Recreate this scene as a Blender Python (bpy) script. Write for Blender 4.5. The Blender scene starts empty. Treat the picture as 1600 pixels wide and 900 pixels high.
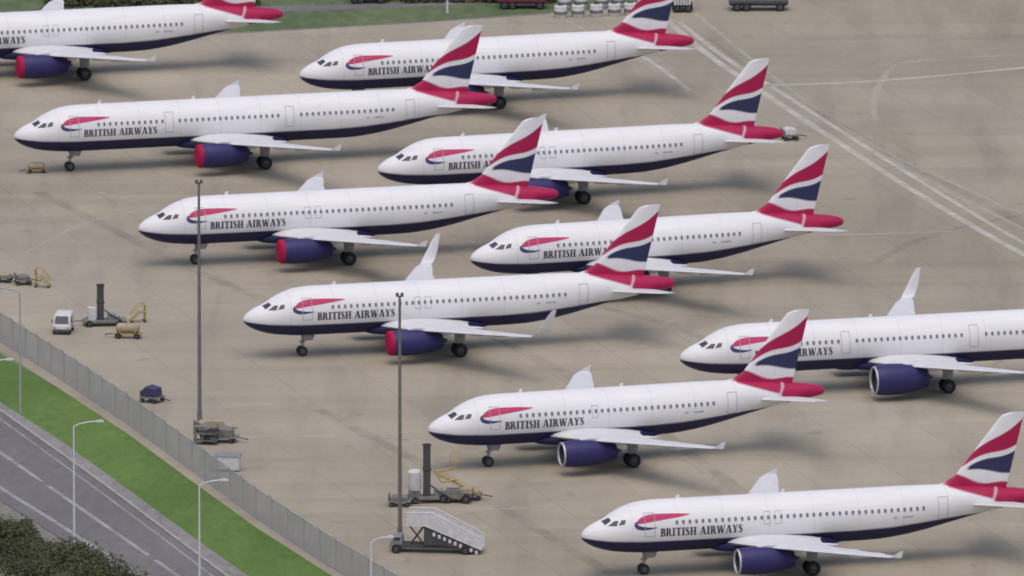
import bpy, bmesh, math, random
from mathutils import Vector, Matrix
random.seed(7)
S=bpy.context.scene; COL=S.collection
R=math.radians
E=R(10.6); D=1440.0; F=26300.0
CAM=Vector((0,-D*math.cos(E),D*math.sin(E)))
FW=Vector((0,math.cos(E),-math.sin(E))); UP=Vector((0,math.sin(E),math.cos(E))); RT=Vector((1,0,0))
def G(px,py,z=0.0):
    d=FW+RT*((px-800)/F)+UP*((450-py)/F)
    return CAM+d*((z-CAM.z)/d.z)
# ---------------------------------------------------------------- materials
def nt(name):
    m=bpy.data.materials.new(name); m.use_nodes=True
    t=m.node_tree; b=t.nodes['Principled BSDF']; return m,t,b
def N(t,typ,**k):
    n=t.nodes.new(typ)
    for a,v in k.items():
        if a.startswith('_'): setattr(n,a[1:],v)
        else: n.inputs[a.replace('_',' ')].default_value=v
    return n
def mixc(t,fac,a,b,mode='MIX'):
    n=t.nodes.new('ShaderNodeMix'); n.data_type='RGBA'; n.blend_type=mode
    for i,v in ((0,fac),(6,a),(7,b)):
        if hasattr(v,'is_linked') or isinstance(v,bpy.types.NodeSocket): t.links.new(v,n.inputs[i])
        else: n.inputs[i].default_value=v if i==0 else (tuple(v)+(1,) if len(v)==3 else v)
    return n.outputs[2]
def ramp(t,src,stops):
    n=t.nodes.new('ShaderNodeValToRGB'); cr=n.color_ramp
    while len(cr.elements)<len(stops): cr.elements.new(.5)
    for e,(p,c) in zip(cr.elements,stops):
        e.position=p; e.color=(c,c,c,1) if not hasattr(c,'__len__') else tuple(c)+(1,)
    t.links.new(src,n.inputs[0]); return n.outputs[0]
def noise(t,vec,scale,detail=5,rough=.55,dist=0):
    n=N(t,'ShaderNodeTexNoise'); n.inputs['Scale'].default_value=scale; n.inputs['Detail'].default_value=detail
    n.inputs['Roughness'].default_value=rough; n.inputs['Distortion'].default_value=dist
    t.links.new(vec,n.inputs['Vector']); return n.outputs[0]
def mapping(t,vec,rot=0,scale=(1,1,1)):
    n=t.nodes.new('ShaderNodeMapping'); n.inputs['Rotation'].default_value=(0,0,rot); n.inputs['Scale'].default_value=scale
    t.links.new(vec,n.inputs[0]); return n.outputs[0]
def pm(name,col,rough=.5,metal=0,var=.2,scale=2.0,spec=.5):
    m,t,b=nt(name); tc=t.nodes.new('ShaderNodeTexCoord')
    f=noise(t,tc.outputs['Object'],scale,6,.6)
    f=ramp(t,f,[(.3,0.0),(.7,1.0)])
    c=mixc(t,f,[v*(1-var) for v in col],[min(1,v*(1+var*.4)) for v in col])
    t.links.new(c,b.inputs['Base Color']); b.inputs['Roughness'].default_value=rough; b.inputs['Metallic'].default_value=metal
    b.inputs['Specular IOR Level'].default_value=spec
    return m
M={}
M['white']=pm('white_paint',(.76,.75,.765),.45,0,.06,.8)
M['wing']=pm('wing_paint',(.66,.655,.67),.5,0,.10,.9)
M['navy']=pm('navy_paint',(.034,.030,.125),.45,0,.15,1.5,.3)
M['redcover']=pm('red_cover_fabric',(.42,.012,.065),.85,0,.3,3,.2)
M['dark']=pm('dark_metal',(.075,.075,.08),.6,.2,.3,3)
M['tyre']=pm('tyre_rubber',(.018,.018,.02),.85,0,.3,5)
M['hub']=pm('wheel_hub',(.10,.10,.11),.6,.3,.3,5)
M['steel']=pm('grey_steel',(.30,.30,.31),.5,.3,.25,3)
M['silver']=pm('bare_silver',(.46,.46,.50),.45,.3,.15,3)
M['duct']=pm('inlet_duct',(.045,.045,.055),.6,0,.2,3)
M['glass']=pm('dark_glass',(.05,.052,.07),.3,0,.2,3)
M['cabinwin']=pm('cabin_window_glass',(.20,.20,.235),.35,0,.3,3)
M['letter']=pm('letter_paint',(.055,.055,.085),.6,0,.2,3)
M['ribred']=pm('ribbon_red',(.50,.03,.13),.55,0,.15,3)
M['ribblue']=pm('ribbon_blue',(.045,.045,.16),.55,0,.15,3)
M['doorline']=pm('door_outline',(.46,.46,.49),.6,0,.2,3)
M['yellow']=pm('dull_yellow',(.46,.34,.12),.6,0,.3,2.5)
M['beige']=pm('beige_paint',(.38,.32,.21),.65,0,.3,2.5)
M['grey']=pm('worn_grey',(.20,.19,.175),.7,0,.4,2.5)
M['offwhite']=pm('off_white_panel',(.62,.61,.61),.6,0,.2,2.5)
M['pole']=pm('weathered_pole',(.20,.18,.17),.6,.2,.25,1.5)
M['lampwhite']=pm('galvanised_pale',(.72,.72,.72),.45,.1,.15,1.5)
M['lampgrey']=pm('galvanised_grey',(.40,.40,.41),.5,.1,.15,1.5)
M['bluebox']=pm('blue_tarpaulin',(.05,.05,.13),.7,0,.35,3)
M['maroon']=pm('maroon_panel',(.20,.02,.05),.6,0,.3,1.5)
M['kerb']=pm('kerb_stone',(.36,.35,.34),.85,0,.25,1.5)
M['bark']=pm('bark',(.06,.045,.03),.9,0,.3,4)
def paint():
    m,t,b=nt('livery_paint'); at=t.nodes.new('ShaderNodeAttribute'); at.attribute_name='paint'
    tc=t.nodes.new('ShaderNodeTexCoord')
    v=mapping(t,tc.outputs['Object'],0,(.25,1,2.2))
    f=ramp(t,noise(t,v,.9,6,.6),[(.3,.90),(.68,1.0)])
    c=mixc(t,1.0,at.outputs['Color'],f,'MULTIPLY')
    w=N(t,'ShaderNodeTexWave',_wave_type='BANDS',_bands_direction='X'); w.inputs['Scale'].default_value=.085
    t.links.new(tc.outputs['Object'],w.inputs['Vector'])
    s=ramp(t,w.outputs['Fac'],[(0,.93),(.006,1.0)])
    c=mixc(t,1.0,c,s,'MULTIPLY')
    t.links.new(c,b.inputs['Base Color']); b.inputs['Roughness'].default_value=.42; b.inputs['Specular IOR Level'].default_value=.35
    return m
M['paint']=paint()
def concrete():
    m,t,b=nt('apron_concrete'); tc=t.nodes.new('ShaderNodeTexCoord'); o=tc.outputs['Object']
    rv=mapping(t,o,R(-16))
    big=ramp(t,noise(t,rv,.012,4,.55,.4),[(.32,0.),(.68,1.)])
    c=mixc(t,big,(.330,.286,.217),(.402,.358,.288))
    mid=ramp(t,noise(t,mapping(t,o,R(-16),(1,.55,1)),.06,6,.62,.6),[(.3,.89),(.55,1.0),(.75,1.06)])
    c=mixc(t,1.0,c,mid,'MULTIPLY')
    st=ramp(t,noise(t,mapping(t,o,R(-16),(1,.10,1)),.22,5,.6,.3),[(.34,.88),(.5,1.0),(.7,1.05)])
    c=mixc(t,1.0,c,st,'MULTIPLY')
    st2=ramp(t,noise(t,mapping(t,o,R(-16),(.07,1,1)),.16,5,.6,.3),[(.34,.90),(.5,1.0)])
    c=mixc(t,1.0,c,st2,'MULTIPLY')
    br=N(t,'ShaderNodeTexBrick'); br.offset=0; br.inputs['Scale'].default_value=1; br.inputs['Brick Width'].default_value=7.5
    br.inputs['Row Height'].default_value=7.5; br.inputs['Mortar Size'].default_value=.09; br.inputs['Mortar Smooth'].default_value=.6
    br.inputs['Color1'].default_value=(.96,.96,.96,1); br.inputs['Color2'].default_value=(1.03,1.03,1.02,1); br.inputs['Mortar'].default_value=(.88,.87,.85,1)
    t.links.new(rv,br.inputs['Vector'])
    c=mixc(t,1.0,c,br.outputs['Color'],'MULTIPLY')
    br2=N(t,'ShaderNodeTexBrick'); br2.offset=.5; br2.inputs['Scale'].default_value=1; br2.inputs['Brick Width'].default_value=60
    br2.inputs['Row Height'].default_value=22; br2.inputs['Mortar Size'].default_value=.0
    br2.inputs['Color1'].default_value=(.92,.92,.93,1); br2.inputs['Color2'].default_value=(1.05,1.05,1.04,1)
    t.links.new(rv,br2.inputs['Vector'])
    c=mixc(t,.9,c,mixc(t,1.0,c,br2.outputs['Color'],'MULTIPLY'))
    sp=ramp(t,noise(t,mapping(t,o,R(-16),(1,.6,1)),.35,3,.5,.2),[(.24,.80),(.34,1.0)])
    c=mixc(t,1.0,c,sp,'MULTIPLY')
    fi=ramp(t,noise(t,o,1.6,6,.7),[(.3,.93),(.7,1.05)])
    c=mixc(t,1.0,c,fi,'MULTIPLY')
    t.links.new(c,b.inputs['Base Color']); b.inputs['Roughness'].default_value=.85; b.inputs['Specular IOR Level'].default_value=.25
    return m
M['concrete']=concrete()
def soft(name,c1,c2,s1,s2,lo=.72,hi=1.18,rough=.9):
    m,t,b=nt(name); tc=t.nodes.new('ShaderNodeTexCoord'); o=tc.outputs['Object']
    f=ramp(t,noise(t,mapping(t,o,0,(1,.5,1)),s1,6,.62,.4),[(.3,0.),(.7,1.)]); c=mixc(t,f,c1,c2)
    g=ramp(t,noise(t,mapping(t,o,0,(1,.35,1)),s2,5,.7),[(.3,lo),(.7,hi)]); c=mixc(t,1.0,c,g,'MULTIPLY')
    t.links.new(c,b.inputs['Base Color']); b.inputs['Roughness'].default_value=rough; b.inputs['Specular IOR Level'].default_value=.2
    return m
M['grass']=soft('mown_grass',(.080,.145,.034),(.135,.215,.055),.08,1.3,.8,1.12)
M['rough_ground']=soft('rough_ground',(.17,.165,.14),(.26,.25,.22),.05,.8)
M['asphalt']=soft('asphalt',(.145,.137,.138),(.195,.186,.186),.05,.9,.85,1.1)
M['path']=soft('verge_path',(.20,.195,.18),(.28,.27,.255),.08,.9)
M['grass_far']=soft('far_grass',(.09,.13,.06),(.15,.18,.09),.06,.9)
def worn(name,col,lo,hi,alpha,amin=0.0):
    m,t,b=nt(name); tc=t.nodes.new('ShaderNodeTexCoord'); b.inputs['Base Color'].default_value=tuple(col)+(1,); b.inputs['Roughness'].default_value=.8
    f=ramp(t,noise(t,tc.outputs['Object'],.25,6,.65),[(lo,amin),(hi,alpha)])
    t.links.new(f,b.inputs['Alpha']); return m
M['line']=worn('worn_white_line',(.62,.58,.51),.30,.62,.75,.35)
M['faint']=worn('faint_line',(.57,.53,.45),.32,.7,.62,.20)
M['roadline']=worn('road_marking_paint',(.50,.49,.49),.25,.6,.68,.20)
M['tyremark']=worn('tyre_mark_rubber',(.15,.13,.11),.35,.75,.22)
def fencem():
    m,t,b=nt('wire_mesh'); tc=t.nodes.new('ShaderNodeTexCoord'); b.inputs['Base Color'].default_value=(.38,.375,.385,1); b.inputs['Roughness'].default_value=.7
    f=ramp(t,noise(t,tc.outputs['Object'],.5,5,.75),[(.3,.48),(.7,.82)]); t.links.new(f,b.inputs['Alpha']); return m
M['mesh']=fencem()
M['fencepost']=pm('fence_post_grey',(.40,.40,.41),.6,.1,.15,3)
def leaf():
    m,t,b=nt('hedge_leaves'); g=t.nodes.new('ShaderNodeNewGeometry')
    c=mixc(t,g.outputs['Random Per Island'],(.062,.068,.036),(.115,.122,.070)); tc=t.nodes.new('ShaderNodeTexCoord')
    f=ramp(t,noise(t,tc.outputs['Object'],.5,4,.6),[(.35,.65),(.65,1.2)]); c=mixc(t,1.0,c,f,'MULTIPLY')
    t.links.new(c,b.inputs['Base Color']); b.inputs['Roughness'].default_value=.9; b.inputs['Specular IOR Level'].default_value=.1; return m
M['leaf']=leaf()
# ---------------------------------------------------------------- mesh helper
class MB:
    def __init__(s): s.v=[]; s.f=[]; s.m=[]; s.mi=0
    def add(s,vs,fs):
        o=len(s.v); s.v+= [tuple(v) for v in vs]
        for f in fs: s.f.append([i+o for i in f]); s.m.append(s.mi)
    def box(s,x0,x1,y0,y1,z0,z1):
        s.add([(x,y,z) for x in (x0,x1) for y in (y0,y1) for z in (z0,z1)],[(0,1,3,2),(4,6,7,5),(0,4,5,1),(2,3,7,6),(0,2,6,4),(1,5,7,3)]); return s
    def tube(s,a,b,r0,r1=None,n=10,cap=True):
        a=Vector(a); b=Vector(b); r1=r0 if r1 is None else r1; d=(b-a).normalized()
        u=d.orthogonal().normalized(); w=d.cross(u); vs=[]
        for p,r in ((a,r0),(b,r1)):
            for k in range(n):
                t=2*math.pi*k/n; vs.append(p+u*(r*math.cos(t))+w*(r*math.sin(t)))
        fs=[(k,(k+1)%n,n+(k+1)%n,n+k) for k in range(n)]
        if cap: fs+=[tuple(range(n))[::-1],tuple(range(n,2*n))]
        s.add(vs,fs); return s
    def path(s,pts,r,n=8):
        for a,b in zip(pts,pts[1:]): s.tube(a,b,r,r,n)
        return s
    def extr(s,prof,x0,x1,ax='x'):
        n=len(prof)
        if ax=='x': vs=[(x0,a,b) for a,b in prof]+[(x1,a,b) for a,b in prof]
        else: vs=[(a,x0,b) for a,b in prof]+[(a,x1,b) for a,b in prof]
        s.add(vs,[(k,(k+1)%n,n+(k+1)%n,n+k) for k in range(n)]+[tuple(range(n))[::-1],tuple(range(n,2*n))]); return s
    def rev(s,prof,c,n=32,axis='x',sy=1):
        vs=[];m=len(prof)
        for a,r in prof:
            for k in range(n):
                t=2*math.pi*k/n; p,q=r*math.cos(t),r*math.sin(t)
                vs.append((c[0]+a,c[1]+p,c[2]+q) if axis=='x' else ((c[0]+p,c[1]+a,c[2]+q) if axis=='y' else (c[0]+p,c[1]+q,c[2]+a)))
        s.add(vs,[(j*n+k,j*n+(k+1)%n,(j+1)*n+(k+1)%n,(j+1)*n+k) for j in range(m-1) for k in range(n)]); return s
    def loft(s,rings,caps=True):
        n=len(rings[0]); vs=[p for r in rings for p in r]
        fs=[(j*n+k,j*n+(k+1)%n,(j+1)*n+(k+1)%n,(j+1)*n+k) for j in range(len(rings)-1) for k in range(n)]
        if caps: fs+=[tuple(range(n))[::-1],tuple(range((len(rings)-1)*n,len(rings)*n))]
        s.add(vs,fs); return s
    def mesh(s,name,mats,smooth=True,recalc=True):
        me=bpy.data.meshes.new(name); me.from_pydata(s.v,[],s.f)
        for m in mats: me.materials.append(m)
        me.polygons.foreach_set('material_index',s.m)
        if recalc:
            b=bmesh.new(); b.from_mesh(me); bmesh.ops.recalc_face_normals(b,faces=b.faces); b.to_mesh(me); b.free()
        if smooth:
            me.polygons.foreach_set('use_smooth',[True]*len(me.polygons)); me.set_sharp_from_angle(angle=R(38))
        me.update(); return me
def link(name,me,parent=None,loc=(0,0,0),rot=(0,0,0),bevel=0):
    o=bpy.data.objects.new(name,me); COL.objects.link(o); o.parent=parent; o.location=loc; o.rotation_euler=rot
    if bevel:
        b=o.modifiers.new('bevel','BEVEL'); b.width=bevel; b.segments=2; b.limit_method='ANGLE'
    return o
def tag(o,label=None,cat=None,group=None,kind=None):
    if label:o['label']=label
    if cat:o['category']=cat
    if group:o['group']=group
    if kind:o['kind']=kind
    return o
def thing(name,label,cat,loc,rz=0,group=None):
    return tag(link(name,None,None,loc,(0,0,rz)),label,cat,group)
CACHE={}
def part(name,key,fn,mats,parent,loc=(0,0,0),rot=(0,0,0),smooth=True,bevel=0,recalc=True):
    k=(name,key)
    if k not in CACHE:
        mb=MB(); extra=fn(mb); me=mb.mesh(name,mats,smooth,recalc)
        if callable(extra):
            a=me.color_attributes.new('paint','FLOAT_COLOR','POINT'); a.data.foreach_set('color',[c for v in me.vertices for c in extra(v.co)])
        CACHE[k]=me
    return link(name,CACHE[k],parent,loc,rot,bevel)
# ---------------------------------------------------------------- airliner
T=[ # x, top, bottom, half width
(1.0,4.25,2.42,.98),(1.8,4.60,2.15,1.33),(2.6,5.08,1.98,1.60),(3.5,5.50,1.87,1.78),(4.5,5.78,1.79,1.91),(6,5.90,1.76,1.975),(8,5.90,1.76,1.975),
(22,5.90,1.76,1.975),(24,5.90,1.80,1.96),(26,5.90,2.00,1.88),(28,5.88,2.36,1.70),(30,5.82,2.82,1.45),(32,5.68,3.28,1.19),(34,5.46,3.68,.95),(36,5.22,4.00,.70),(37.0,5.02,4.14,.50),(37.4,4.86,4.26,.34),(37.55,4.72,4.40,.18)]
TE_X=37.55
def sec(x):
    if x<1:
        q=max(x,0)**.52; return 3.3+.95*q,3.3-.88*q,.98*q
    if x>=T[-1][0]: return T[-1][1:]
    for i in range(len(T)-1):
        if T[i][0]<=x<=T[i+1][0]:
            a,b=T[i],T[i+1]; h=b[0]-a[0]; u=(x-a[0])/h; out=[]
            for k in (1,2,3):
                def sl(j):
                    if j<=0 or j>=len(T)-1: 
                        jj=min(max(j,0),len(T)-2); return (T[jj+1][k]-T[jj][k])/(T[jj+1][0]-T[jj][0])
                    d0=(T[j][k]-T[j-1][k])/(T[j][0]-T[j-1][0]); d1=(T[j+1][k]-T[j][k])/(T[j+1][0]-T[j][0])
                    return 0 if d0*d1<=0 else 2*d0*d1/(d0+d1)
                m0,m1=sl(i),sl(i+1)
                out.append((2*u**3-3*u*u+1)*a[k]+(u**3-2*u*u+u)*h*m0+(-2*u**3+3*u*u)*b[k]+(u**3-u*u)*h*m1)
            return tuple(out)
VAR={'short':(-1.6,-2.13),'mid':(0,0),'long':(4.27,2.67)}
def shift(xb,dF,dA):
    if xb<=8: return 0
    if xb<10: return dF*(xb-8)/2
    if xb<=18.5: return dF
    if xb<22: return dF+dA*(xb-18.5)/3.5
    return dF+dA
def tobase(x,v):
    dF,dA=VAR[v]
    if x<8: return x
    if x>22+dF+dA: return x-dF-dA
    return 12.0
WHITE=(.79,.78,.795); NAVY=(.016,.016,.070); RED=(.41,.010,.075); FNAVY=(.030,.034,.095)
def mixl(a,b,f): f=min(1,max(0,f)); return tuple(p+(q-p)*f for p,q in zip(a,b))
def lt(tab,x):
    if x<=tab[0][0]: return tab[0][1]
    for a,b in zip(tab,tab[1:]):
        if x<=b[0]:
            u=(x-a[0])/(b[0]-a[0]); return a[1]+(b[1]-a[1])*u
    return tab[-1][1]
def bodycol(v):
    dF,dA=VAR[v]
    def f(co):
        x=co.x; xb=x if x<8 else (x-dF-dA if x>22+dF+dA else 12.)
        line=lt([(0,3.22),(.6,3.14),(2,3.02),(5,2.92),(8,2.90),(22,2.90),(25,3.02),(28,3.26),(31,3.50),(32.5,3.52),(33.4,3.3),(38,3.0)],xb)
        c=mixl(WHITE,NAVY,(line-co.z)/.10+.5)
        r1=5.80-(xb-29.7)*.30
        if xb>33.4: r1-= (xb-33.4)*.75
        fr=min((co.z-r1)/.15+.5,(xb-29.8)/.2)
        gap=1-.75*max(0,1-abs(xb-33.6-(co.z-4.9)*.5)/.16)
        return mixl(c,RED,min(max(fr,0),1)*gap)+(1,)
    return f
def fuselage(v):
    dF,dA=VAR[v]
    def b(mb):
        xs=[0,.01,.04,.09,.16,.25,.37,.5,.65,.82]+[1+.15*i for i in range(47)]
        xs+=[8.4,9,10,14,18.5,20,22]+[22+.15*i for i in range(1,104)]
        xs=[x for x in xs if x<=37.4]+[37.4,37.48,TE_X]; n=128; rings=[]
        for xb in xs:
            t,bo,h=sec(xb); zc=(t+bo)/2; rz=(t-bo)/2; X=xb+shift(xb,dF,dA)
            rings.append([(X,h*math.sin(2*math.pi*k/n),zc+rz*math.cos(2*math.pi*k/n)) for k in range(n)])
        mb.loft(rings); return bodycol(v)
    return b
def proj(x,z,v,off=.012,side=-1):
    t,bo,h=sec(tobase(x,v)); zc=(t+bo)/2; rz=(t-bo)/2; c=max(-.985,min(.985,(z-zc)/rz)); q=math.sqrt(1-c*c)
    return (x,side*(h*q+off*q),z+off*c)
def decal(mb,quads,v,nz=1,off=.012):
    for q in quads:
        (a,b,c,d)=q
        vs=[]
        for j in range(nz+1):
            u=j/nz
            for p,r in ((a,d),(b,c)): vs.append(proj(p[0]+(r[0]-p[0])*u,p[1]+(r[1]-p[1])*u,v,off))
        mb.add(vs,[(2*j,2*j+1,2*j+3,2*j+2) for j in range(nz)])
def stroke(pts):
    L=[];Rr=[]
    for i,(x,y,w) in enumerate(pts):
        a=pts[max(0,i-1)]; b=pts[min(len(pts)-1,i+1)]; dx,dy=b[0]-a[0],b[1]-a[1]; l=math.hypot(dx,dy) or 1
        nx,ny=-dy/l*w/2,dx/l*w/2; L.append((x+nx,y+ny)); Rr.append((x-nx,y-ny))
    return [(Rr[i],Rr[i+1],L[i+1],L[i]) for i in range(len(pts)-1)]
def smoothpts(p,n=4):
    out=[]
    for i in range(len(p)-1):
        p0=p[max(i-1,0)];p1=p[i];p2=p[i+1];p3=p[min(i+2,len(p)-1)]
        for k in range(n):
            u=k/n
            out.append(tuple(.5*((2*b)+(-a+c)*u+(2*a-5*b+4*c-d)*u*u+(-a+3*b-3*c+d)*u**3) for a,b,c,d in zip(p0,p1,p2,p3)))
    out.append(p[-1]); return [(a,b,max(.005,c)) for a,b,c in out]
def st(x0,y0,x1,y1,w): return [((x0,y0),(x0+w,y0),(x1+w,y1),(x1,y1))] if y0<y1 else [((x1,y1),(x1+w,y1),(x0+w,y0),(x0,y0))]
def hb(x0,x1,y,h=.09): return [((x0,y),(x1,y),(x1,y+h),(x0,y+h))]
def bowl(cx,cy,rx,ry):
    return stroke([(cx+rx*math.cos(R(a)),cy+ry*math.sin(R(a)),.09+.15*max(0,math.cos(R(a)))) for a in range(-90,91,18)])+stroke([(.2,cy-ry,.09),(cx,cy-ry,.09)])+stroke([(.2,cy+ry,.09),(cx,cy+ry,.09)])
LET={
'I':(.42,st(.08,0,.08,1,.26)+hb(0,.42,0)+hb(0,.42,.92)),
'T':(.74,st(.24,0,.24,1,.26)+hb(.14,.60,0)+hb(0,.74,.90,.10)+st(0,.78,0,.95,.06)+st(.68,.78,.68,.95,.06)),
'H':(.86,st(.07,0,.07,1,.25)+st(.54,0,.54,1,.25)+hb(0,.38,0)+hb(0,.38,.92)+hb(.48,.86,0)+hb(.48,.86,.92)+hb(.29,.57,.46)),
'A':(.86,st(.07,0,.34,1,.11)+st(.31,1,.57,0,.26)+hb(.2,.6,.28,.08)+hb(0,.27,0,.08)+hb(.52,.88,0,.08)),
'W':(1.12,st(.03,1,.23,0,.25)+st(.33,0,.51,1,.10)+st(.44,1,.64,0,.25)+st(.75,0,.97,1,.10)+hb(0,.32,.92,.08)+hb(.88,1.12,.92,.08)),
'Y':(.76,st(.04,1,.26,.42,.25)+st(.37,.42,.60,1,.10)+st(.25,0,.25,.46,.25)+hb(.15,.60,0)+hb(0,.32,.92,.08)+hb(.5,.76,.92,.08)),
'B':(.66,st(.07,0,.07,1,.25)+hb(0,.3,0)+hb(0,.3,.92)+bowl(.32,.75,.2,.21)+bowl(.34,.275,.25,.235)),
'R':(.80,st(.07,0,.07,1,.25)+hb(0,.36,0)+hb(0,.3,.92)+bowl(.32,.73,.23,.23)+st(.34,.5,.54,0,.25)+hb(.5,.84,0,.08)),
'S':(.56,stroke(smoothpts([(.46,.72,.06),(.42,.90,.10),(.27,.95,.11),(.13,.86,.19),(.15,.68,.23),(.30,.52,.25),(.43,.33,.24),(.41,.13,.17),(.25,.05,.11),(.1,.1,.10),(.05,.28,.06)],3)))}
def title(word):
    def b(mb):
        x=0; qs=[]; k_=0
        for ch in 'BRITISH AIRWAYS':
            if ch==' ': x+=.38; k_+=1; continue
            w,q=LET[ch]
            if k_==word: qs+=[tuple((px+x,py) for px,py in k) for k in q]
            x+=w+.06
        sx=6.75/x; decal(mb,[tuple((5.9+px*sx,3.32+py*.64) for px,py in k) for k in qs],'mid',2,.014)
    return b
def ribbon_red(mb): decal(mb,stroke(smoothpts([(8.35,4.94,.05),(7.4,4.90,.27),(6.4,4.86,.42),(5.4,4.80,.54),(4.75,4.70,.52),(4.30,4.56,.36),(4.02,4.38,.05)])),'mid',2,.014)
def ribbon_blue(mb): decal(mb,stroke(smoothpts([(4.5,4.60,.03),(4.12,4.50,.16),(3.98,4.34,.28),(4.08,4.15,.32),(4.45,4.03,.28),(5.0,4.0,.18),(5.7,4.06,.03)])),'mid',2,.012)
def rect(x0,x1,z0,z1,w): return [((x0,z0),(x0+w,z0),(x0+w,z1),(x0,z1)),((x1-w,z0),(x1,z0),(x1,z1),(x1-w,z1)),((x0+w,z0),(x1-w,z0),(x1-w,z0+w),(x0+w,z0+w)),((x0+w,z1-w),(x1-w,z1-w),(x1-w,z1),(x0+w,z1))]
def surfpatch(mb,c,side,off=.012,n=6):
    vs=[]
    for j in range(n+1):
        for i in range(n+1):
            u,w=i/n,j/n
            x=(c[0][0]*(1-u)+c[1][0]*u)*(1-w)+(c[3][0]*(1-u)+c[2][0]*u)*w
            a=R((c[0][1]*(1-u)+c[1][1]*u)*(1-w)+(c[3][1]*(1-u)+c[2][1]*u)*w)
            t,bo,h=sec(x); zc=(t+bo)/2; rz=(t-bo)/2
            vs.append((x-off*.5,side*(h+off)*math.sin(a),zc+(rz+off)*math.cos(a)))
    mb.add(vs,[(j*(n+1)+i,j*(n+1)+i+1,(j+1)*(n+1)+i+1,(j+1)*(n+1)+i) for j in range(n) for i in range(n)])
AF=[(1,0),(.9,.018),(.75,.04),(.55,.062),(.35,.072),(.2,.066),(.1,.052),(.03,.03),(0,0),(.03,-.022),(.1,-.034),(.25,-.045),(.45,-.045),(.7,-.025),(.9,-.008)]
def airfoil(x,c,y,z,th=1,tw=0): return [(x+a*c,y,z+b*c*th-a*c*tw) for a,b in AF]
def wing(side,tipz):
    def b(mb):
        R_=[]
        for y,x,c,z,th in ((1.2,11.3,8.2,2.45,1),(2.1,11.9,7.0,2.50,1),(3.8,12.8,5.7,2.60,.95),(6.4,14.15,4.1,2.80,.85),(9,15.5,3.3,2.80+(tipz-2.80)*.24,.8),(13,17.6,2.4,2.80+(tipz-2.80)*.61,.7),(16.4,19.4,1.5,2.80+(tipz-2.80)*.94,.6),(17.2,20.05,.95,tipz,.5)):
            R_.append(airfoil(x,c,side*y,z,th))
        mb.loft(R_)
    return b
def fence_tip(side,tipz):
    def b(mb):
        mb.extr([(20.1,tipz+.02),(20.95,tipz+.46),(21.12,tipz+.46),(21.02,tipz),(20.85,tipz-.08)],side*17.18,side*17.22,'y')
    return b
def sharklet(side,tipz):
    def b(mb):
        R_=[]
        for y,x,c,z,lean in ((17.15,20.0,1.0,0,0),(17.45,20.15,1.1,.06,.3),(17.75,20.4,1.1,.35,.7),(17.92,20.8,.95,.95,1),(18.1,21.3,.65,1.8,1),(18.22,21.75,.35,2.4,1)):
            R_.append([(x+a*c,side*(y-bb*c*lean*.8),tipz+z+bb*c*(1-lean)*.8) for a,bb in AF])
        mb.loft(R_)
    return b
def canoe(side,y,x0,z):
    def b(mb):
        mb.rev([(0,.02),(.3,.14),(1.0,.22),(2.0,.2),(2.8,.1),(3.1,.02)],(x0,side*y,z),12)
    return b
def ec(side,neo): return (11.0-(.3 if neo else 0),side*5.75,1.80 if not neo else 1.74)
def ek(neo): return 1.12 if neo else .94
def nacelle(side,neo):
    k=ek(neo)
    def b(mb):
        c=ec(side,neo)
        mb.rev([(.14,1.035*k),(.5,1.12*k),(1.3,1.17*k),(2.4,1.14*k),(3.4,1.0*k),(4.2,.82*k),(4.6,.70*k),(4.58,.64*k),(4.0,.62*k)],c,40)
        mb.mi=1; mb.rev([(3.9,.60*k),(4.0,.38*k),(4.7,.30*k),(5.15,.04)],c,24)
        mb.mi=1; mb.rev([(.14,.90*k),(.6,.86*k),(1.15,.86*k),(1.15,.02)],c,32)
    return b
def lip(side,neo):
    k=ek(neo)
    def b(mb): mb.rev([(.15,1.04*k),(.06,1.015*k),(0,.975*k),(.02,.94*k),(.08,.915*k),(.16,.895*k)],ec(side,neo),40)
    return b
def spinner(side,neo):
    def b(mb): mb.rev([(.62,.01),(.75,.16),(.95,.27),(1.14,.31)],ec(side,neo),20)
    return b
def cover(side):
    def b(mb):
        c=ec(side,False); k=.95
        mb.rev([(-.08,.01),(-.07,.5*k),(-.05,.8*k),(-.02,.97*k),(.05,1.05*k),(.15,1.08*k),(.28,1.105*k),(.36,1.12*k),(.37,1.09*k)],c,40)
        for j in range(6):
            a=R(60*j); mb.tube((c[0]-.07,c[1],c[2]),(c[0]-.02,c[1]+.93*k*math.cos(a),c[2]+.93*k*math.sin(a)),.03,.03,6)
    return b
def pylon(side):
    def b(mb):
        mb.extr([(12.0,2.75),(13.2,2.98),(14.4,2.95),(17.0,2.55),(16.2,2.2),(14.8,2.25),(12.3,2.65)],side*5.75-.17,side*5.75+.17,'y')
    return b
def wheel(r,w):
    def b(mb):
        mb.rev([(-w/2,r*.58),(-w/2,r*.85),(-w*.36,r*.97),(0,r),(w*.36,r*.97),(w/2,r*.85),(w/2,r*.58)],(0,0,0),24,'y')
        mb.mi=1; mb.rev([(-w*.44,.01),(-w*.40,r*.2),(-w*.28,r*.5),(-w/2,r*.6)],(0,0,0),20,'y'); mb.rev([(w*.44,.01),(w*.40,r*.2),(w*.28,r*.5),(w/2,r*.6)],(0,0,0),20,'y')
    return b
FLE=[(5.0,28.2),(5.75,28.7),(6.0,29.7),(6.5,30.6),(11.34,34.55)]; FTE=[(5.0,34.75),(11.34,36.3)]
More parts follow.
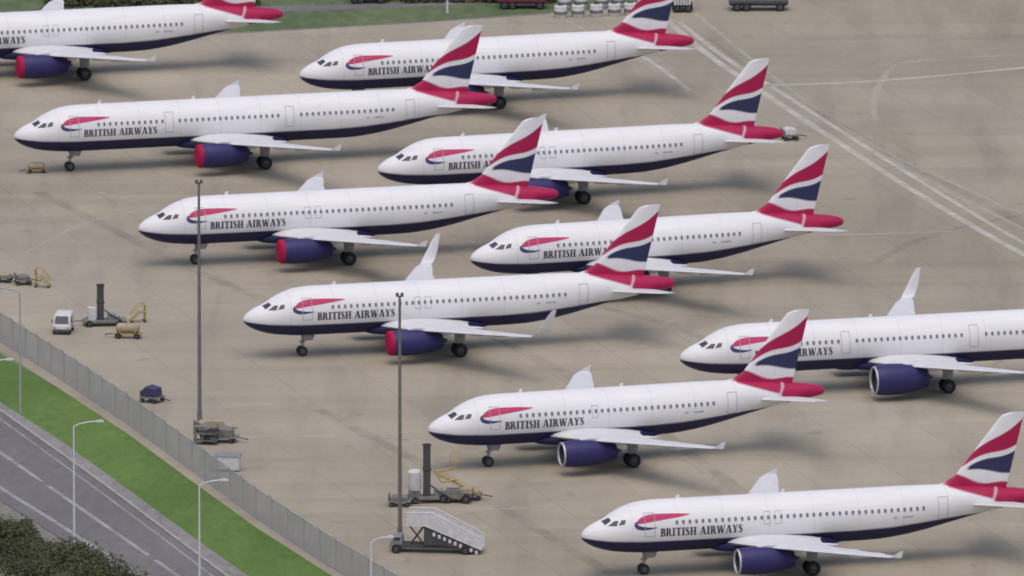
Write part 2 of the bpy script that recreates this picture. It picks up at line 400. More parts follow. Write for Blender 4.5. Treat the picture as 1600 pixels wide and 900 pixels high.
def fincol(co):
    x,z=co.x,co.z; u=(x-31)/5.
    b1lo=7.14+1.95*u+.24*math.sin(u*6.0-.3); b1hi=7.48+3.30*u+.18*math.sin(u*6.2-.5)
    nlo=6.76-.06*u+.22*math.sin(u*5.6+.2); nhi=6.84+1.78*u+.22*math.sin(u*6-.2)
    rhi=6.48-.20*(x-30.5)+.20*math.sin((x-29.6)*1.5)
    s=.08; c=WHITE
    def band(lo,hi): return min(1,max(0,min((z-lo)/s+.5,(hi-z)/s+.5)))
    def sm(v): return min(1,max(0,v))
    nhi=min(nhi,b1lo-.28)
    c=mixl(c,RED,band(b1lo,b1hi)); c=mixl(c,FNAVY,band(nlo,nhi)*sm((u-.10)/.05)); c=mixl(c,RED,band(0,rhi)*sm((x-29.5)/.3))
    return c+(1,)
def fin(mb):
    rings=[]; nz=100; nx=48
    for j in range(nz+1):
        z=5.0+(11.34-5.0)*j/nz; a=lt(FLE,z); b_=lt(FTE,z); 
        if z>11.04: a+=(z-11.04)**2*6
        th=.26*(1-(z-5)/11.); ring=[]
        us=[(1-math.cos(math.pi*i/nx))/2 for i in range(nx+1)]
        f=lambda u: th*(4*u*(1-u))**.55*(1.25-.75*u)
        for u in us: ring.append((a+(b_-a)*u,-f(u),z))
        for u in us[-2:0:-1]: ring.append((a+(b_-a)*u,f(u),z))
        rings.append(ring)
    mb.loft(rings); return fincol
def stab(side):
    def b(mb):
        mb.loft([airfoil(31.0,4.3,side*.3,4.22,.6),airfoil(31.6,3.8,side*1.0,4.30,.6),airfoil(33.2,2.6,side*3.8,4.62,.6),airfoil(34.55,1.35,side*6.2,4.90,.6)])
    return b
def fairing(mb):
    rings=[]; n=40
    for x,w,t,bo in ((10.4,.7,2.3,1.80),(11.0,1.5,2.5,1.66),(12.2,2.08,2.78,1.58),(14,2.2,2.85,1.55),(17,2.2,2.85,1.55),(18.8,2.05,2.75,1.6),(20.2,1.5,2.5,1.68),(21.2,.6,2.2,1.80)):
        zc=(t+bo)/2; rz=(t-bo)/2
        rings.append([(x,math.copysign(abs(math.sin(2*math.pi*k/n))**.7,math.sin(2*math.pi*k/n))*w,zc+rz*math.copysign(abs(math.cos(2*math.pi*k/n))**.8,math.cos(2*math.pi*k/n))) for k in range(n)])
    mb.loft(rings)
def cabwin(mb):
    w,h=.115,.165
    mb.add([(-w,0,-h*.55),(-w*.55,0,-h),(w*.55,0,-h),(w,0,-h*.55),(w,0,h*.55),(w*.55,0,h),(-w*.55,0,h),(-w,0,h*.55)],[tuple(range(8))])
pmN=pm('belly_navy',(.018,.018,.076),.5,0,.15,1.5,.3)
def airliner(nx,ny,v,yaw,label,eng='cover',shark=False,tail=None):
    dF,dA=VAR[v]; yaw=R(yaw)
    if tail: p=G(*tail,4.45); anchor=Vector((37.5+dF+dA,0,0))
    else: p=G(nx,ny,3.3); anchor=Vector((0,0,0))
    loc=Vector((p.x,p.y,.01))-Matrix.Rotation(yaw,3,'Z')@anchor; loc.z=.01
    r=thing('airliner',label,'airliner',loc,yaw,'airliners parked in two staggered rows on the apron')
    wl=(dF,0,0); tl=(dF+dA,0,0)
    fu=part('fuselage',v,fuselage(v),[M['paint']],r)
    part('belly_fairing',0,fairing,[pmN],r,wl)
    part('title_word',0,title(0),[M['letter']],fu,smooth=False)
    part('title_word',1,title(1),[M['letter']],fu,smooth=False)
    part('ribbon_emblem','r',ribbon_red,[M['ribred']],fu,smooth=False)
    part('ribbon_emblem','b',ribbon_blue,[M['ribblue']],fu,smooth=False)
    for s in (-1,1):
        for i,c in enumerate((((1.55,12),(2.10,14),(2.20,35),(1.68,42)),((1.86,50),(2.42,43),(2.72,49),(2.50,62)),((2.64,62),(2.92,50),(3.26,54),(3.12,65)))):
            part('cockpit_window',(s,i),lambda mb,c=c,s=s: surfpatch(mb,c,s),[M['glass']],fu,smooth=False)
    doors=[(4.65,5.5,3.35,5.18),(28.75+dF+dA,29.6+dF+dA,3.4,5.15)]
    if v=='long': doors+=[(13.35,14.15,3.35,5.15),(24.45,25.25,3.35,5.15)]
    for i,d in enumerate(doors):
        part('cabin_door',(v,i),lambda mb,d=d: decal(mb,rect(*d,.055),v,6,.016),[M['doorline']],fu,smooth=False)
    ex=[] if v=='long' else ([14.35+dF,15.25+dF] if v=='mid' else [14.9+dF])
    for i,x in enumerate(ex):
        part('overwing_exit',(v,i),lambda mb,x=x: decal(mb,rect(x,x+.55,3.85,4.85,.045),v,4,.016),[M['doorline']],fu,smooth=False)
    for k,(x,w) in enumerate(((25.0,.28),(25.75,.9))):
        part('small_marking',(v,k),lambda mb: decal(mb,[((x+dF+dA,3.72),(x+dF+dA+w,3.72),(x+dF+dA+w,3.86),(x+dF+dA,3.86))],v,1,.014),[M['doorline']],fu,smooth=False)
    x=7.25; xe=27.7+dF+dA
    while x<xe:
        if all(not(d[0]-.2<x<d[1]+.2) for d in doors):
            a=proj(x,4.38,v,.018); t,bo,h=sec(tobase(x,v)); c=(4.38-(t+bo)/2)/((t-bo)/2)
            part('cabin_window',0,cabwin,[M['cabinwin']],fu,a,(-math.asin(c),0,0),smooth=False)
        x+=.533
    for i,(x,h) in enumerate(((7.6,.32),(16.2,.3))):
        part('antenna',i,lambda mb,x=x,h=h: mb.extr([(x,5.87),(x+.22,5.9+h),(x+.38,5.9+h),(x+.42,5.87)],-.03,.03,'y'),[M['white']],fu)
    tz=3.95 if shark else 3.85
    for s in (-1,1):
        w=part('wing',(s,tz),wing(s,tz),[M['wing']],r,wl)
        part('winglet',(s,shark),(sharklet if shark else fence_tip)(s,tz),[M['wing']],w)
        for i,(y,x0,z) in enumerate(((4.6,16.6,2.45),(8.3,17.2,2.68),(11.8,18.2,3.02))):
            part('flap_fairing',(s,i),canoe(s,y,x0,z),[M['wing']],w)
        neo=eng=='neo'
        en=part('engine',(s,neo),nacelle(s,neo),[M['navy'],M['duct']],r,wl)
        if eng=='cover': part('inlet_cover',s,cover(s),[M['redcover']],en)
        else:
            part('inlet_lip',(s,neo),lip(s,neo),[M['silver']],en); part('spinner',(s,neo),spinner(s,neo),[M['steel']],en)
        part('pylon',s,pylon(s),[M['wing']],en)
        part('tailplane',s,stab(s),[M['wing']],r,tl)
        g=part('main_gear',s,lambda mb,s=s:(mb.tube((17.7,s*3.8,.55),(17.6,s*3.7,2.6),.13,.17,12),mb.tube((17.7,s*3.3,.58),(17.7,s*4.3,.58),.09,.09,8),mb.tube((17.7,s*3.75,1.1),(17.5,s*2.3,2.1),.07,.07,8),mb.extr([(17.25,1.15),(18.1,1.15),(18.2,2.5),(17.2,2.5)],s*4.0,s*4.05,'y')) and None,[M['steel']],r,wl)
        for q in (-.46,.46): part('wheel','m',wheel(.585,.42),[M['tyre'],M['hub']],g,(17.7,s*3.8+q,.585))
    g=part('nose_gear',0,lambda mb:(mb.tube((5.07,0,.38),(5.2,0,1.95),.09,.13,12),mb.tube((5.07,-.25,.38),(5.07,.25,.38),.06,.06,8),mb.tube((5.1,0,1.0),(6.1,0,1.85),.05,.05,8),mb.box(4.9,5.05,-.12,.12,1.1,1.3)) and None,[M['steel']],r)
    for q in (-.42,.38): part('gear_door',q,lambda mb: mb.extr([(5.2,1.35),(5.9,1.35),(6.1,1.85),(5.0,1.85)],q,q+.04,'y') and None,[M['steel']],g)
    for q in (-.26,.26): part('wheel','n',wheel(.42,.26),[M['tyre'],M['hub']],g,(5.07,q,.42))
    part('tail_fin',0,fin,[M['paint']],r,tl)
    return r
airliner(908,838,'mid',15.6,'white airliner nearest the camera at bottom right, tail cut by the frame','bare')
airliner(669,672,'short',18,'short white airliner with bare silver rimmed engine parked beside the yellow boom lift','bare')
airliner(380,500,'mid',15.6,'white airliner with tall upswept winglets and red engine cover behind the right floodlight mast','cover',True)
airliner(216,358,'mid',15.6,'white airliner with red engine cover crossed by the top of the left floodlight mast','cover')
airliner(22,214,'long',16,'long white airliner near the left edge with a small beige cart at its nose','cover')
airliner(468,118,'mid',17.5,'white airliner of the far row nearest the white drums','cover')
airliner(590,266,'mid',17.8,'far row airliner second from the top, its engine half hidden by a red tail','cover')
airliner(735,405,'short',19.0,'short white airliner of the far row, third from the top, no engine visible','cover')
airliner(1062,560,'long',15.6,'long white airliner running off the right edge with tall upswept winglet','neo',True)
airliner(0,0,'mid',15.6,'white airliner in the top left corner with its nose outside the frame','cover',tail=(441,24))
# ---------------------------------------------------------------- setting
def sheet(name,pts,z,mat):
    me=bpy.data.meshes.new(name); me.from_pydata([(p[0],p[1],z) for p in pts],[],[tuple(range(len(pts)))]); me.materials.append(mat)
    b=bmesh.new(); b.from_mesh(me); bmesh.ops.triangulate(b,faces=b.faces); bmesh.ops.recalc_face_normals(b,faces=b.faces)
    for f in b.faces:
        if f.normal.z<0: f.normal_flip()
    b.to_mesh(me); b.free()
    return tag(link(name,me),kind='structure')
def gp(l): return [G(*p) for p in l]
sheet('ground',[(-6000,-3000),(6000,-3000),(6000,9000),(-6000,9000)],-.02,M['rough_ground'])
FB=[(-160,440),(-60,498),(0,535),(100,598),(200,665),(300,738),(400,812),(500,878),(600,938),(700,996),(800,1055)]
sheet('apron',gp([(p[0]-12,p[1]+6) for p in FB]+[(960,1300),(4000,1300),(4000,-60),(1150,-60),(1062,6),(860,22),(640,37),(420,50),(0,72),(-700,110),(-700,440)]),0,M['concrete'])
def strip(name,A,B,z,mat,kind='structure'):
    A=gp(A);B=gp(B); n=len(A)
    me=bpy.data.meshes.new(name); me.from_pydata([(p.x,p.y,z) for p in A+B],[],[(i,n+i,n+i+1,i+1) for i in range(n-1)]); me.materials.append(mat)
    return tag(link(name,me),kind=kind)
sheet('grass',gp([(-700,100),(0,66),(420,47),(640,34),(860,19),(1050,5),(1150,-60),(-700,-60)]),.004,M['grass_far'])
strip('grass_verge',[(-160,452),(0,552),(100,612),(200,678),(300,752),(400,824),(500,888),(610,956)],[(-160,520),(0,628),(100,692),(200,765),(300,838),(380,895),(460,952),(540,1010)],.006,M['grass'])
strip('pavement',[(-160,520),(0,628),(100,692),(200,765),(300,838),(380,895),(460,952),(540,1010)],[(-160,532),(0,642),(120,727),(190,778),(275,842),(350,898),(425,956),(500,1010)],.012,M['path'])
UE=[(-160,532),(0,642),(120,727),(190,778),(275,842),(350,898),(425,956),(500,1010)]
LE=[(-160,690),(0,782),(90,838),(150,873),(200,905),(260,945),(320,985),(400,1040)]
strip('road',UE,LE,.02,M['asphalt'])
def polystrip(mb,pts,w,z):
    L=[];Q=[]
    for i,p in enumerate(pts):
        d=(pts[min(i+1,len(pts)-1)]-pts[max(i-1,0)]); d.z=0; d.normalize(); n=Vector((-d.y,d.x,0))*w/2
        L.append((p.x+n.x,p.y+n.y,z)); Q.append((p.x-n.x,p.y-n.y,z))
    k=len(pts); mb.add(L+Q,[(i,i+1,k+i+1,k+i) for i in range(k-1)])
def resamp(px,step=3.0):
    return [G(x,y) for x,y,_ in smoothpts([(a,b,1.0) for a,b in px],6)]
def marking(name,px,w,z,mat):
    mb=MB(); polystrip(mb,resamp(px),w,z); return tag(link(name,mb.mesh(name,[mat],False)),kind='structure')
mb=MB()
P=gp(UE)
for a,b in zip(P,P[1:]):
    d=(b-a).normalized(); n=Vector((-d.y,d.x,0))*.12
    q=[a-n,a+n,b+n,b-n]; mb.add([(v.x,v.y,0) for v in q]+[(v.x,v.y,.13) for v in q],[(4,5,6,7),(0,1,5,4),(1,2,6,5),(2,3,7,6),(3,0,4,7)])
tag(link('kerb',mb.mesh('kerb',[M['kerb']],False)),kind='structure')
for a,b in (((-70,658),(66,753)),((76,760),(232,868)),((242,875),(400,985))):
    marking('road_marking',[a,((a[0]+b[0])/2,(a[1]+b[1])/2),b],.38,.026,M['roadline'])
marking('road_marking',[(-120,682),(0,762),(90,818),(200,890),(330,975)],.42,.026,M['roadline'])
marking('road_marking',[(-120,572),(0,655),(120,742),(270,853),(400,953)],.16,.026,M['roadline'])
for px,w,m in (([(1030,22),(1110,88),(1200,150),(1330,236),(1450,312),(1600,398),(1750,470)],.75,'line'),
    ([(1062,35),(1135,92),(1225,148),(1350,228),(1470,303),(1600,380),(1750,455)],.55,'line'),
    ([(1085,20),(1190,105),(1300,190),(1420,268),(1600,358)],.5,'faint'),
    ([(1090,55),(1170,112),(1260,165),(1400,245),(1620,345)],.5,'faint'),
    ([(985,78),(1030,105),(1078,142)],.55,'line'),([(860,20),(940,60),(1075,138)],.4,'faint'),
    ([(1190,134),(1380,126),(1620,104)],.8,'line'),([(1370,102),(1480,92),(1620,84)],.7,'faint'),
    ([(1368,190),(1366,150),(1385,115),(1402,98)],.6,'faint'),
    ([(1235,366),(1350,366),(1490,361)],.7,'faint'),([(340,684),(470,682),(640,688)],.7,'faint'),([(1080,680),(1300,672),(1600,655)],.5,'faint'),
    ([(40,395),(130,350),(210,330)],.4,'faint'),([(150,300),(220,318)],.4,'faint'),([(540,690),(600,685),(660,690)],.6,'faint'),([(700,800),(860,790),(900,780)],.4,'faint')):
    marking('apron_marking',px,w,.008 if m=='faint' else .012,M[m])
for px,w in (([(1100,60),(1300,190),(1620,360)],1.1),([(1350,420),(1450,370),(1620,330)],.9),([(900,470),(1080,520),(1200,590)],1.0),
    ([(560,420),(760,520),(980,640),(1200,800)],1.2),([(500,640),(760,780),(960,900)],1.2),([(60,300),(300,420),(420,470)],1.2)):
    marking('tyre_mark',px,w,.004,M['tyremark'])
# ---------------------------------------------------------------- fence
f=thing('security_fence','long grey wire mesh security fence between the apron and the grass verge','fence',G(200,665))
o0=G(200,665)
pts=gp(FB); acc=[]
for a,b in zip(pts,pts[1:]):
    L=(b-a).length; n=max(1,round(L/4.))
    for i in range(n): acc.append(a+(b-a)*(i/n))
for i,p in enumerate(acc):
    q=p-o0
    part('fence_post',0,lambda mb:(mb.tube((0,0,0),(0,0,2.6),.055,.055,8),mb.tube((0,0,2.6),(-.25,-.12,2.9),.035,.035,6)) and None,[M['fencepost']],f,(q.x,q.y,0))
    if i+1<len(acc):
        r_=acc[i+1]-o0; mb=MB(); mb.add([(q.x,q.y,.05),(r_.x,r_.y,.05),(r_.x,r_.y,2.55),(q.x,q.y,2.55)],[(0,1,2,3)])
        link('mesh_panel',mb.mesh('mesh_panel',[M['mesh']],False),f)
        mb=MB(); mb.tube((q.x,q.y,2.57),(r_.x,r_.y,2.57),.03,.03,6); link('top_rail',mb.mesh('top_rail',[M['fencepost']]),f)
# ---------------------------------------------------------------- masts and lamps
def mast(px,py,h,label):
    t=thing('floodlight_mast',label,'light mast',G(px,py))
    part('pole',h,lambda mb:mb.tube((0,0,0),(0,0,h),.17,.10,16) and None,[M['pole']],t)
    part('base_plate',0,lambda mb:(mb.box(-.4,.4,-.4,.4,0,.06),mb.tube((0,0,0),(0,0,1.3),.22,.20,16)) and None,[M['grey']],t)
    part('crossbar',h,lambda mb:mb.box(-.28,.28,-.05,.05,h-.1,h) and None,[M['pole']],t)
    for x in (-.19,.19): part('floodlight',h,lambda mb:mb.extr([(-.18,h-.05),(.16,h-.0),(.16,h+.2),(-.1,h+.22)],-.12,.12) and None,[M['dark']],t,(x,0,0))
mast(312,668,20.4,'tall slim floodlight mast nearest the fence, on the left')
mast(625,848,19.9,'tall slim floodlight mast standing beside the passenger stairs, bottom centre')
def lamp(px,py,h,arm,mat,label):
    t=thing('street_lamp',label,'street lamp',G(px,py),0,'street lamps along the road')
    part('pole',(h,mat),lambda mb:mb.tube((0,0,0),(0,0,h),.10,.06,12) and None,[M[mat]],t)
    part('arm',(h,arm,mat),lambda mb:mb.path([(0,0,h-.05),(arm*.2,0,h+.18),(arm*.5,0,h+.33),(arm*.85,0,h+.4)],.05) and None,[M[mat]],t)
    part('lamp_head',(h,arm,mat),lambda mb:mb.extr([(arm*.8,h+.33),(arm*1.08,h+.34),(arm*1.08,h+.42),(arm*.95,h+.50),(arm*.8,h+.46)],-.14,.14,'y') and None,[M[mat]],t)
lamp(116,848,9.4,2.2,'lampwhite','white street lamp wholly in view at the lower edge of the road')
lamp(312,945,9.5,2.1,'lampwhite','white street lamp with its base below the frame, in front of the grass verge')
lamp(580,1035,9.4,1.6,'lampwhite','white street lamp of which only the top shows, left of the stairs')
lamp(32,646,10.1,-1.9,'lampgrey','grey street lamp with its arm pointing left, at the left edge')
lamp(-24,748,9.4,2.2,'lampwhite','street lamp whose arm alone enters the frame at the left edge')
# ---------------------------------------------------------------- hedges
def hedge(label,clumps,r,h,nleaf,base,size=(.12,.3)):
    t=thing('hedge',label,'hedge',base); mb=MB(); sb=MB(); rnd=random.Random(len(clumps)*7+1)
    for p in clumps:
        q=p-base; rr=r*rnd.uniform(.6,1.15); hh=h*rnd.uniform(.55,1.3)
        for k in range(4):
            a=rnd.uniform(0,6.28); sb.tube((q.x,q.y,0),(q.x+rr*.6*math.cos(a),q.y+rr*.6*math.sin(a),hh*.8),.06,.02,5)
        for k in range(nleaf):
            a=rnd.uniform(0,6.28); c=rnd.uniform(0,1); ra=rnd.uniform(.45,1)**.5*(1+.22*math.sin(a*3+q.x)+.15*math.sin(a*7))
            s_=math.sqrt(1-c*c); c0=Vector((q.x+rr*ra*s_*math.cos(a),q.y+rr*ra*s_*math.sin(a),.1+hh*ra*c))
            u=Vector((rnd.gauss(0,1),rnd.gauss(0,1),rnd.gauss(0,1))).normalized(); w=u.orthogonal().normalized(); e=rnd.uniform(*size)
            mb.add([c0-u*e,c0-w*e*.6,c0+u*e,c0+w*e*.6],[(0,1,2,3)])
    link('foliage',mb.mesh('foliage',[M['leaf']],False,False),t); link('stems',sb.mesh('stems',[M['bark']]),t)
cl=[]
rr=random.Random(3)
for i in range(80):
    x=-60+rr.uniform(0,300); yb=826+max(0,(x))*.50; cl.append(G(x,yb+rr.uniform(0,70)))
hedge('dark overgrown green hedge in the bottom left corner beside the road',cl,1.9,1.7,800,G(60,870),(.07,.17))
cl=[G(x+rr.uniform(-6,6),6+rr.uniform(-4,6)) for x in range(80,400,8)]
hedge('dark hedge at the top edge above the tail of the corner airliner',cl,1.2,1.0,260,G(220,6))
cl=[G(x+rr.uniform(-6,6),2+rr.uniform(-4,3)) for x in range(600,860,9)]
hedge('dark low hedge at the top edge left of the white drums',cl,1.0,.8,240,G(700,2))
# ---------------------------------------------------------------- equipment
def wheels(t,xs,ys,r=.3,w=.2):
    for x in xs:
        for y in ys: part('wheel',(r,w),wheel(r,w),[M['tyre'],M['hub']],t,(x,y,r))
def pp(t,name,mat,fn,bevel=.02):
    mb=MB(); fn(mb); return link(name,mb.mesh(name,[M[mat]]),t,bevel=bevel)
t=thing('van','small white van facing the camera with dark windscreen, left of the dark column','van',G(99,519),R(-6)); t.scale=(.85,.68,.85)
pp(t,'body','offwhite',lambda b:b.extr([(-1.9,.32),(-1.95,.8),(-1.7,1.08),(-1.2,1.85),(-.9,1.95),(1.9,1.98),(2.0,1.7),(2.0,.32)],-.88,.88),.2)
pp(t,'windscreen','glass',lambda b:b.add([(-.70,-1.74,1.10),(.70,-1.74,1.10),(.62,-1.26,1.80),(-.62,-1.26,1.80)],[(0,1,2,3)]),0)
for s in (-1,1):
    pp(t,'side_window','glass',lambda b:b.add([(s*.895,-1.35,1.2),(s*.895,-.2,1.2),(s*.895,-.2,1.75),(s*.895,-1.1,1.75)],[(0,1,2,3)]),0)
    pp(t,'headlight','silver',lambda b:b.box(s*.65-.14,s*.65+.14,-1.99,-1.93,.68,.84))
    pp(t,'mirror','dark',lambda b:b.box(s*1.0-.08,s*1.0+.08,-1.3,-1.22,1.15,1.35))
pp(t,'bumper','dark',lambda b:b.box(-.86,.86,-2.04,-1.9,.28,.55))
for s in (-.78,.78):
    for y in (-1.3,1.3): part('wheel','v',wheel(.32,.2),[M['tyre'],M['hub']],t,(s,y,.32),(0,0,R(90)))
def column(px,py,h,label,tank):
    t=thing('service_column',label,'ground equipment',G(px,py),R(6))
    pp(t,'column','dark',lambda b:(b.box(-.28,.28,-.25,.25,.4,h),b.box(-.33,.33,-.3,.3,h*.55,h*.6),b.box(-.33,.33,-.3,.3,h-.12,h)))
    pp(t,'trailer_base','grey',lambda b:(b.box(-1.5,2.2,-.8,.8,.3,.5),b.box(-2.3,-1.5,-.06,.06,.35,.45)))
    if tank: pp(t,'tank','offwhite',lambda b:b.rev([(0,.01),(0,.5),(.1,.54),(1.5,.54),(1.65,.4),(1.7,.01)],(-1.0,-.1,1.0),20,'z'),0); pp(t,'tank_stand','grey',lambda b:b.box(-1.45,-.55,-.5,.4,.5,.99))
    else: pp(t,'cabinet','offwhite',lambda b:(b.box(-1.05,-.4,-.4,.4,.5,1.55),b.box(-1.0,-.45,-.42,-.40,.9,1.4)))
    pp(t,'control_box','steel',lambda b:b.box(.6,1.3,-.4,.4,.5,1.0))
    pp(t,'hose','dark',lambda b:b.path([(.3,-.3,1.4),(.9,-.45,.9),(1.6,-.5,.55),(2.4,-.5,.15)],.07))
    wheels(t,(-1.0,1.6),(-.85,.85),.28,.18)
column(157,508,3.5,'dark upright column with a white cabinet on a wheeled base, right of the small van',False)
column(667,784,4.7,'dark upright column with a white round tank on a wheeled base, by the boom lift',True)
def tankcart(px,py,rz,label,sc=1):
    t=thing('tank_cart',label,'cart',G(px,py),R(rz)); t.scale=(sc,)*3
    pp(t,'tank','beige',lambda b:b.rev([(-1.0,.01),(-.95,.3),(-.8,.42),(.8,.42),(.95,.3),(1.0,.01)],(0,0,.85),20,'x'),0)
    pp(t,'chassis','yellow',lambda b:(b.box(-1.2,1.2,-.4,.4,.32,.44),b.box(-.7,-.6,-.4,.4,.44,.7),b.box(.6,.7,-.4,.4,.44,.7)))
    pp(t,'tow_bar','dark',lambda b:b.path([(-1.2,0,.38),(-2.0,0,.25)],.05)); wheels(t,(-.8,.8),(-.48,.48),.25,.16)
tankcart(200,528,-8,'yellowish tank cart on the apron just right of the dark column')
tankcart(57,270,5,'small beige tank cart standing under the nose of the long airliner',.75)
def steps(px,py,rz,label,h=1.7,mat='yellow',sc=1):
    t=thing('maintenance_steps',label,'steps',G(px,py),R(rz)); t.scale=(sc,)*3
    for s in (-.4,.4):
        pp(t,'side_frame',mat,lambda b:b.path([(-.7,s,.1),(.2,s,h*.6),(.8,s,h*.6),(.8,s,.1)],.07)); pp(t,'handrail',mat,lambda b:b.path([(-.7,s,.8),(.2,s,h+.1),(.8,s,h+.1),(.8,s,h*.6)],.05))
    for k in range(4): pp(t,'tread','beige',lambda b:b.box(-.62+.22*k,-.42+.22*k,-.38,.38,.2+.22*k,.24+.22*k),0)
    pp(t,'platform','beige',lambda b:b.box(.2,.82,-.4,.4,h*.6,h*.6+.05),0); pp(t,'guard_panel',mat,lambda b:b.box(.80,.84,-.4,.4,h*.65,h),0); wheels(t,(-.6,.75),(-.45,.45),.12,.08)
steps(214,503,10,'yellow wheeled steps behind the tank cart right of the dark column',sc=.85)
steps(68,449,170,'yellow wheeled steps near the left edge, behind the small white van',1.9,sc=.85)
def dolly(px,py,rz,label,load,cat='trailer',L=1.6,H=.55):
    t=thing('baggage_dolly',label,cat,G(px,py),R(rz))
    pp(t,'deck','grey',lambda b:(b.box(-L,L,-.75,.75,.38,.5),b.box(-L,-L+.06,-.75,.75,.5,1.0)))
    pp(t,'tow_bar','dark',lambda b:b.path([(L,0,.42),(L+.9,0,.25)],.05))
    if load: pp(t,'load',load,lambda b:b.extr([(-L*.8,.5),(L*.8,.5),(L*.7,.5+H),(-L*.4,.5+H*1.25),(-L*.8,.5+H*.8)],-.6,.6,'y'),.06)
    wheels(t,(-L*.7,L*.7),(-.7,.7),.2,.14)
dolly(6,440,-6,'low brownish loaded trailer at the left edge, left of the yellow steps','beige',L=.7,H=.2)
dolly(36,444,8,'low grey flat trailer with a small load beside the yellow steps','grey',L=.7,H=.25)
dolly(238,628,-28,'trailer carrying a dark blue covered load beside the fence','bluebox',L=.8,H=.7)
dolly(343,690,-10,'grey trailer with a dark frame load at the foot of the left floodlight mast','grey',L=1.5,H=.6)
dolly(330,676,15,'brownish loaded trailer just behind the left floodlight mast','beige',L=1.3,H=.5)
dolly(1234,218,12,'small dark trailer with a pale load behind a red tail cone','offwhite',L=.7,H=.5)
t=thing('equipment_cabinet','pale cabinet with a sloped lid by the fence below the left floodlight mast','cabinet',G(356,735),R(-8))
pp(t,'body','offwhite',lambda b:b.box(-1.0,1.0,-.5,.5,.1,1.2)); pp(t,'lid','steel',lambda b:b.extr([(-.56,1.2),(.56,1.2),(.56,1.4),(-.56,1.26)],-1.06,1.06)); pp(t,'plinth','grey',lambda b:b.box(-.95,.95,-.45,.45,0,.1),0)
for x in (-.5,.5): pp(t,'door','offwhite',lambda b:b.box(x-.44,x+.44,-.53,-.503,.18,1.1))
t=thing('frame_rack','dark open metal rack standing at the foot of the left floodlight mast','rack',G(322,694),R(-10))
for x in (-.9,.9):
    for y in (-.4,.4): pp(t,'upright','dark',lambda b:b.box(x-.04,x+.04,y-.04,y+.04,0,1.5),0)
for z in (.3,.9,1.45): pp(t,'shelf','grey',lambda b:b.box(-.95,.95,-.45,.45,z,z+.05),0)
t=thing('boom_lift','yellow articulated boom lift with folded arm beside the dark column','boom lift',G(712,784),R(-8))
pp(t,'chassis','grey',lambda b:(b.box(-1.2,1.3,-.7,.7,.35,.7),b.box(-.8,.7,-.6,.6,.7,1.05)))
pp(t,'counterweight','beige',lambda b:b.box(.4,1.4,-.6,.6,.75,1.25),.06)
pp(t,'lower_arm','yellow',lambda b:b.path([(1.0,0,1.15),(-1.6,0,2.35)],.12))
pp(t,'upper_arm','yellow',lambda b:b.path([(-1.6,0,2.4),(.1,0,2.8),(.0,0,3.4)],.10))
pp(t,'link_arm','yellow',lambda b:b.path([(-1.7,0,2.45),(-1.1,-.2,1.6),(.2,-.2,1.9)],.07))
pp(t,'basket','yellow',lambda b:(b.path([(-.35,-.35,3.3),(.4,-.35,3.3),(.4,.35,3.3),(-.35,.35,3.3),(-.35,-.35,3.3)],.035),b.path([(-.35,-.35,4.0),(.4,-.35,4.0),(.4,.35,4.0),(-.35,.35,4.0),(-.35,-.35,4.0)],.035),b.path([(-.35,-.35,3.3),(-.35,-.35,4.0)],.03),b.path([(.4,-.35,3.3),(.4,-.35,4.0)],.03)),0)
wheels(t,(-.85,.95),(-.75,.75),.38,.26)
dolly(735,780,-5,'low yellowish flat trailer at the right foot of the boom lift','yellow',L=.9,H=.25)
dolly(625,790,-4,'low grey flat trailer between the second mast and the white round tank','grey',L=.9,H=.3)
# passenger stairs
t=thing('passenger_stairs','white mobile passenger stairs sloping down to the right beside the second floodlight mast','boarding stairs',G(690,862),R(-6))
for s in (-1.0,1.0):
    pp(t,'side_panel','offwhite',lambda b:b.extr([(-2.7,2.2),(-1.2,2.2),(3.3,.35),(3.3,1.15),(-.6,3.1),(-2.7,3.1)],s-.04,s+.04,'y'),0)
    pp(t,'handrail','lampwhite',lambda b:b.path([(-2.7,s,3.3),(-.6,s,3.3),(3.3,s,1.35),(3.3,s,.4)],.04),0)
for k in range(12):
    x=-1.0+.36*k; z=2.25-.165*k; pp(t,'tread','offwhite' if k%2 else 'steel',lambda b:b.box(x,x+.34,-.95,.95,z-.02,z+.03),0)
pp(t,'platform','grey',lambda b:b.box(-2.7,-1.1,-.95,.95,2.2,2.3),0)
pp(t,'underside','dark',lambda b:b.extr([(-1.3,2.1),(3.0,.35),(3.0,.2),(.2,.7),(-1.3,.7)],-.98,.98,'y'),0)
pp(t,'chassis','dark',lambda b:(b.box(-3.6,2.6,-.8,.8,.42,.65),b.path([(-2.4,-.6,.65),(-1.3,-.6,2.2)],.07),b.path([(-1.3,-.6,.65),(-2.5,-.6,2.2)],.07),b.path([(-2.4,.6,.65),(-1.3,.6,2.2)],.07)))
pp(t,'cab','steel',lambda b:b.extr([(-4.1,.4),(-4.0,.9),(-3.8,1.3),(-3.1,1.35),(-3.0,.4)],-.75,.75,'y'),.06)
pp(t,'cab_window','glass',lambda b:b.add([(-3.75,-.755,.95),(-3.2,-.755,.95),(-3.2,-.755,1.25),(-3.65,-.755,1.25)],[(0,1,2,3)]),0)
wheels(t,(-3.5,2.0),(-1.0,1.0),.36,.24)
pp(t,'step_flank','offwhite',lambda b:[b.box(-.6+.42*k,-.38+.42*k,-1.05,-1.043,1.85-.172*k-.42,1.85-.172*k-.12) for k in range(9)],0)
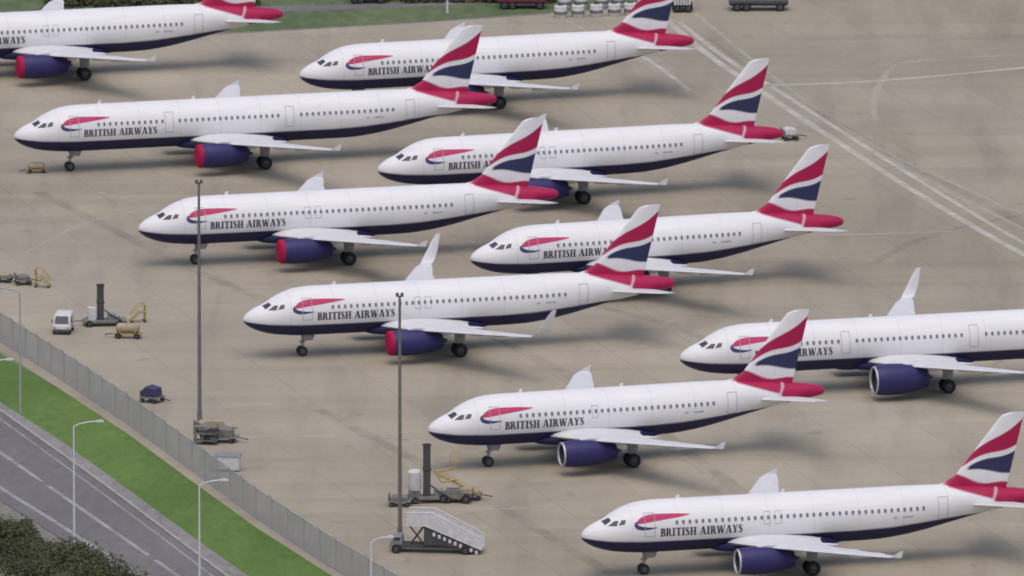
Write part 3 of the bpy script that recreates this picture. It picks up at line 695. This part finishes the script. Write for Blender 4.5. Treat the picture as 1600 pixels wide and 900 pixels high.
# ---------------------------------------------------------------- far edge of the apron
nm=['leftmost','second','third','fourth','fifth']
for i,(x,y) in enumerate([(876,27),(903,26),(932,25),(960,24),(985,23),(882,12),(908,11),(940,10),(966,9)]):
    lab=('%s white drum from the left in the front line at the top edge'%nm[i]) if i<5 else ('%s white drum from the left in the back line at the top edge'%nm[i-5])
    t=thing('storage_drum',lab,'drum',G(x,y),0,'white drums lined up at the far edge of the apron')
    part('drum',0,lambda mb:mb.rev([(0,.01),(0,.56),(.06,.6),(.55,.6),(.6,.62),(.65,.6),(1.05,.6),(1.13,.5),(1.15,.01)],(0,0,0),24,'z') and None,[M['offwhite']],t)
    part('lid',0,lambda mb:mb.rev([(1.14,.01),(1.22,.01),(1.22,.3),(1.14,.32)],(0,0,0),16,'z') and None,[M['dark']],t)
    part('band',0,lambda mb:mb.rev([(.30,.605),(.30,.625),(.62,.625),(.62,.605)],(0,0,0),24,'z') and None,[M['grey']],t)
def trailer(px,py,L,h,mat,label,rz=0):
    t=thing('trailer',label,'trailer',G(px,py),R(rz))
    pp(t,'body',mat,lambda b:b.box(-L/2,L/2,-1.1,1.1,.7,h),.05); pp(t,'chassis','dark',lambda b:b.box(-L/2+.1,L/2-.1,-.9,.9,.5,.69),0)
    pp(t,'rail','dark',lambda b:[b.box(-L/2+i*L/6-.03,-L/2+i*L/6+.03,-1.13,-1.103,.72,h-.05) for i in range(1,6)],0)
    wheels(t,(-L*.36,-L*.2,L*.36),(-.95,.95),.42,.28)
trailer(816,12,4.6,1.6,'maroon','maroon box trailer at the top edge left of the white drums')
trailer(1185,15,5.6,1.0,'dark','low dark flatbed trailer at the top edge right of centre')
trailer(1066,17,1.6,1.8,'offwhite','short white trailer at the top edge, right of a red tail tip')
trailer(575,3,3.4,1.7,'grey','grey box trailer at the top edge above the far grass')
t=thing('marker_post','pale marker post on the far grass, left of the maroon trailer','post',G(699,20))
part('shaft',0,lambda mb:mb.tube((0,0,0),(0,0,1.2),.12,.11,10) and None,[M['lampwhite']],t); part('cap',0,lambda mb:mb.rev([(1.2,.1),(1.28,.1),(1.33,.01)],(0,0,0),10,'z') and None,[M['dark']],t)
strip('service_road',[(-700,30),(300,12),(600,6),(1150,-30)],[(-700,80),(300,24),(600,13),(1150,-12)],.012,M['asphalt'])
# ---------------------------------------------------------------- light and camera
sd=Vector((-.05,-.60,1.60)).normalized()
w=bpy.data.worlds.new('World'); S.world=w; w.use_nodes=True; t=w.node_tree; bg=t.nodes['Background']
sky=t.nodes.new('ShaderNodeTexSky'); sky.sky_type='NISHITA'; sky.sun_disc=False; sky.sun_elevation=math.asin(sd.z); sky.sun_rotation=math.atan2(sd.x,sd.y)
sky.dust_density=4; sky.air_density=1.0; sky.ozone_density=1.0
t.links.new(sky.outputs[0],bg.inputs[0]); bg.inputs[1].default_value=.15
l=bpy.data.lights.new('sun','SUN'); l.energy=.85; l.angle=R(90); l.color=(1,.94,.88)
lo=link('sun',l); lo.rotation_euler=sd.to_track_quat('Z','Y').to_euler()
cd=bpy.data.cameras.new('camera'); cd.sensor_width=36; cd.lens=36*F/1600; cd.clip_start=10; cd.clip_end=12000
cd.dof.use_dof=True; cd.dof.focus_distance=700; cd.dof.aperture_fstop=6.0
co=link('camera',cd,None,CAM,(math.pi/2-E,0,0)); S.camera=co
S.view_settings.view_transform='Standard'; S.view_settings.look='None'; S.view_settings.exposure=0
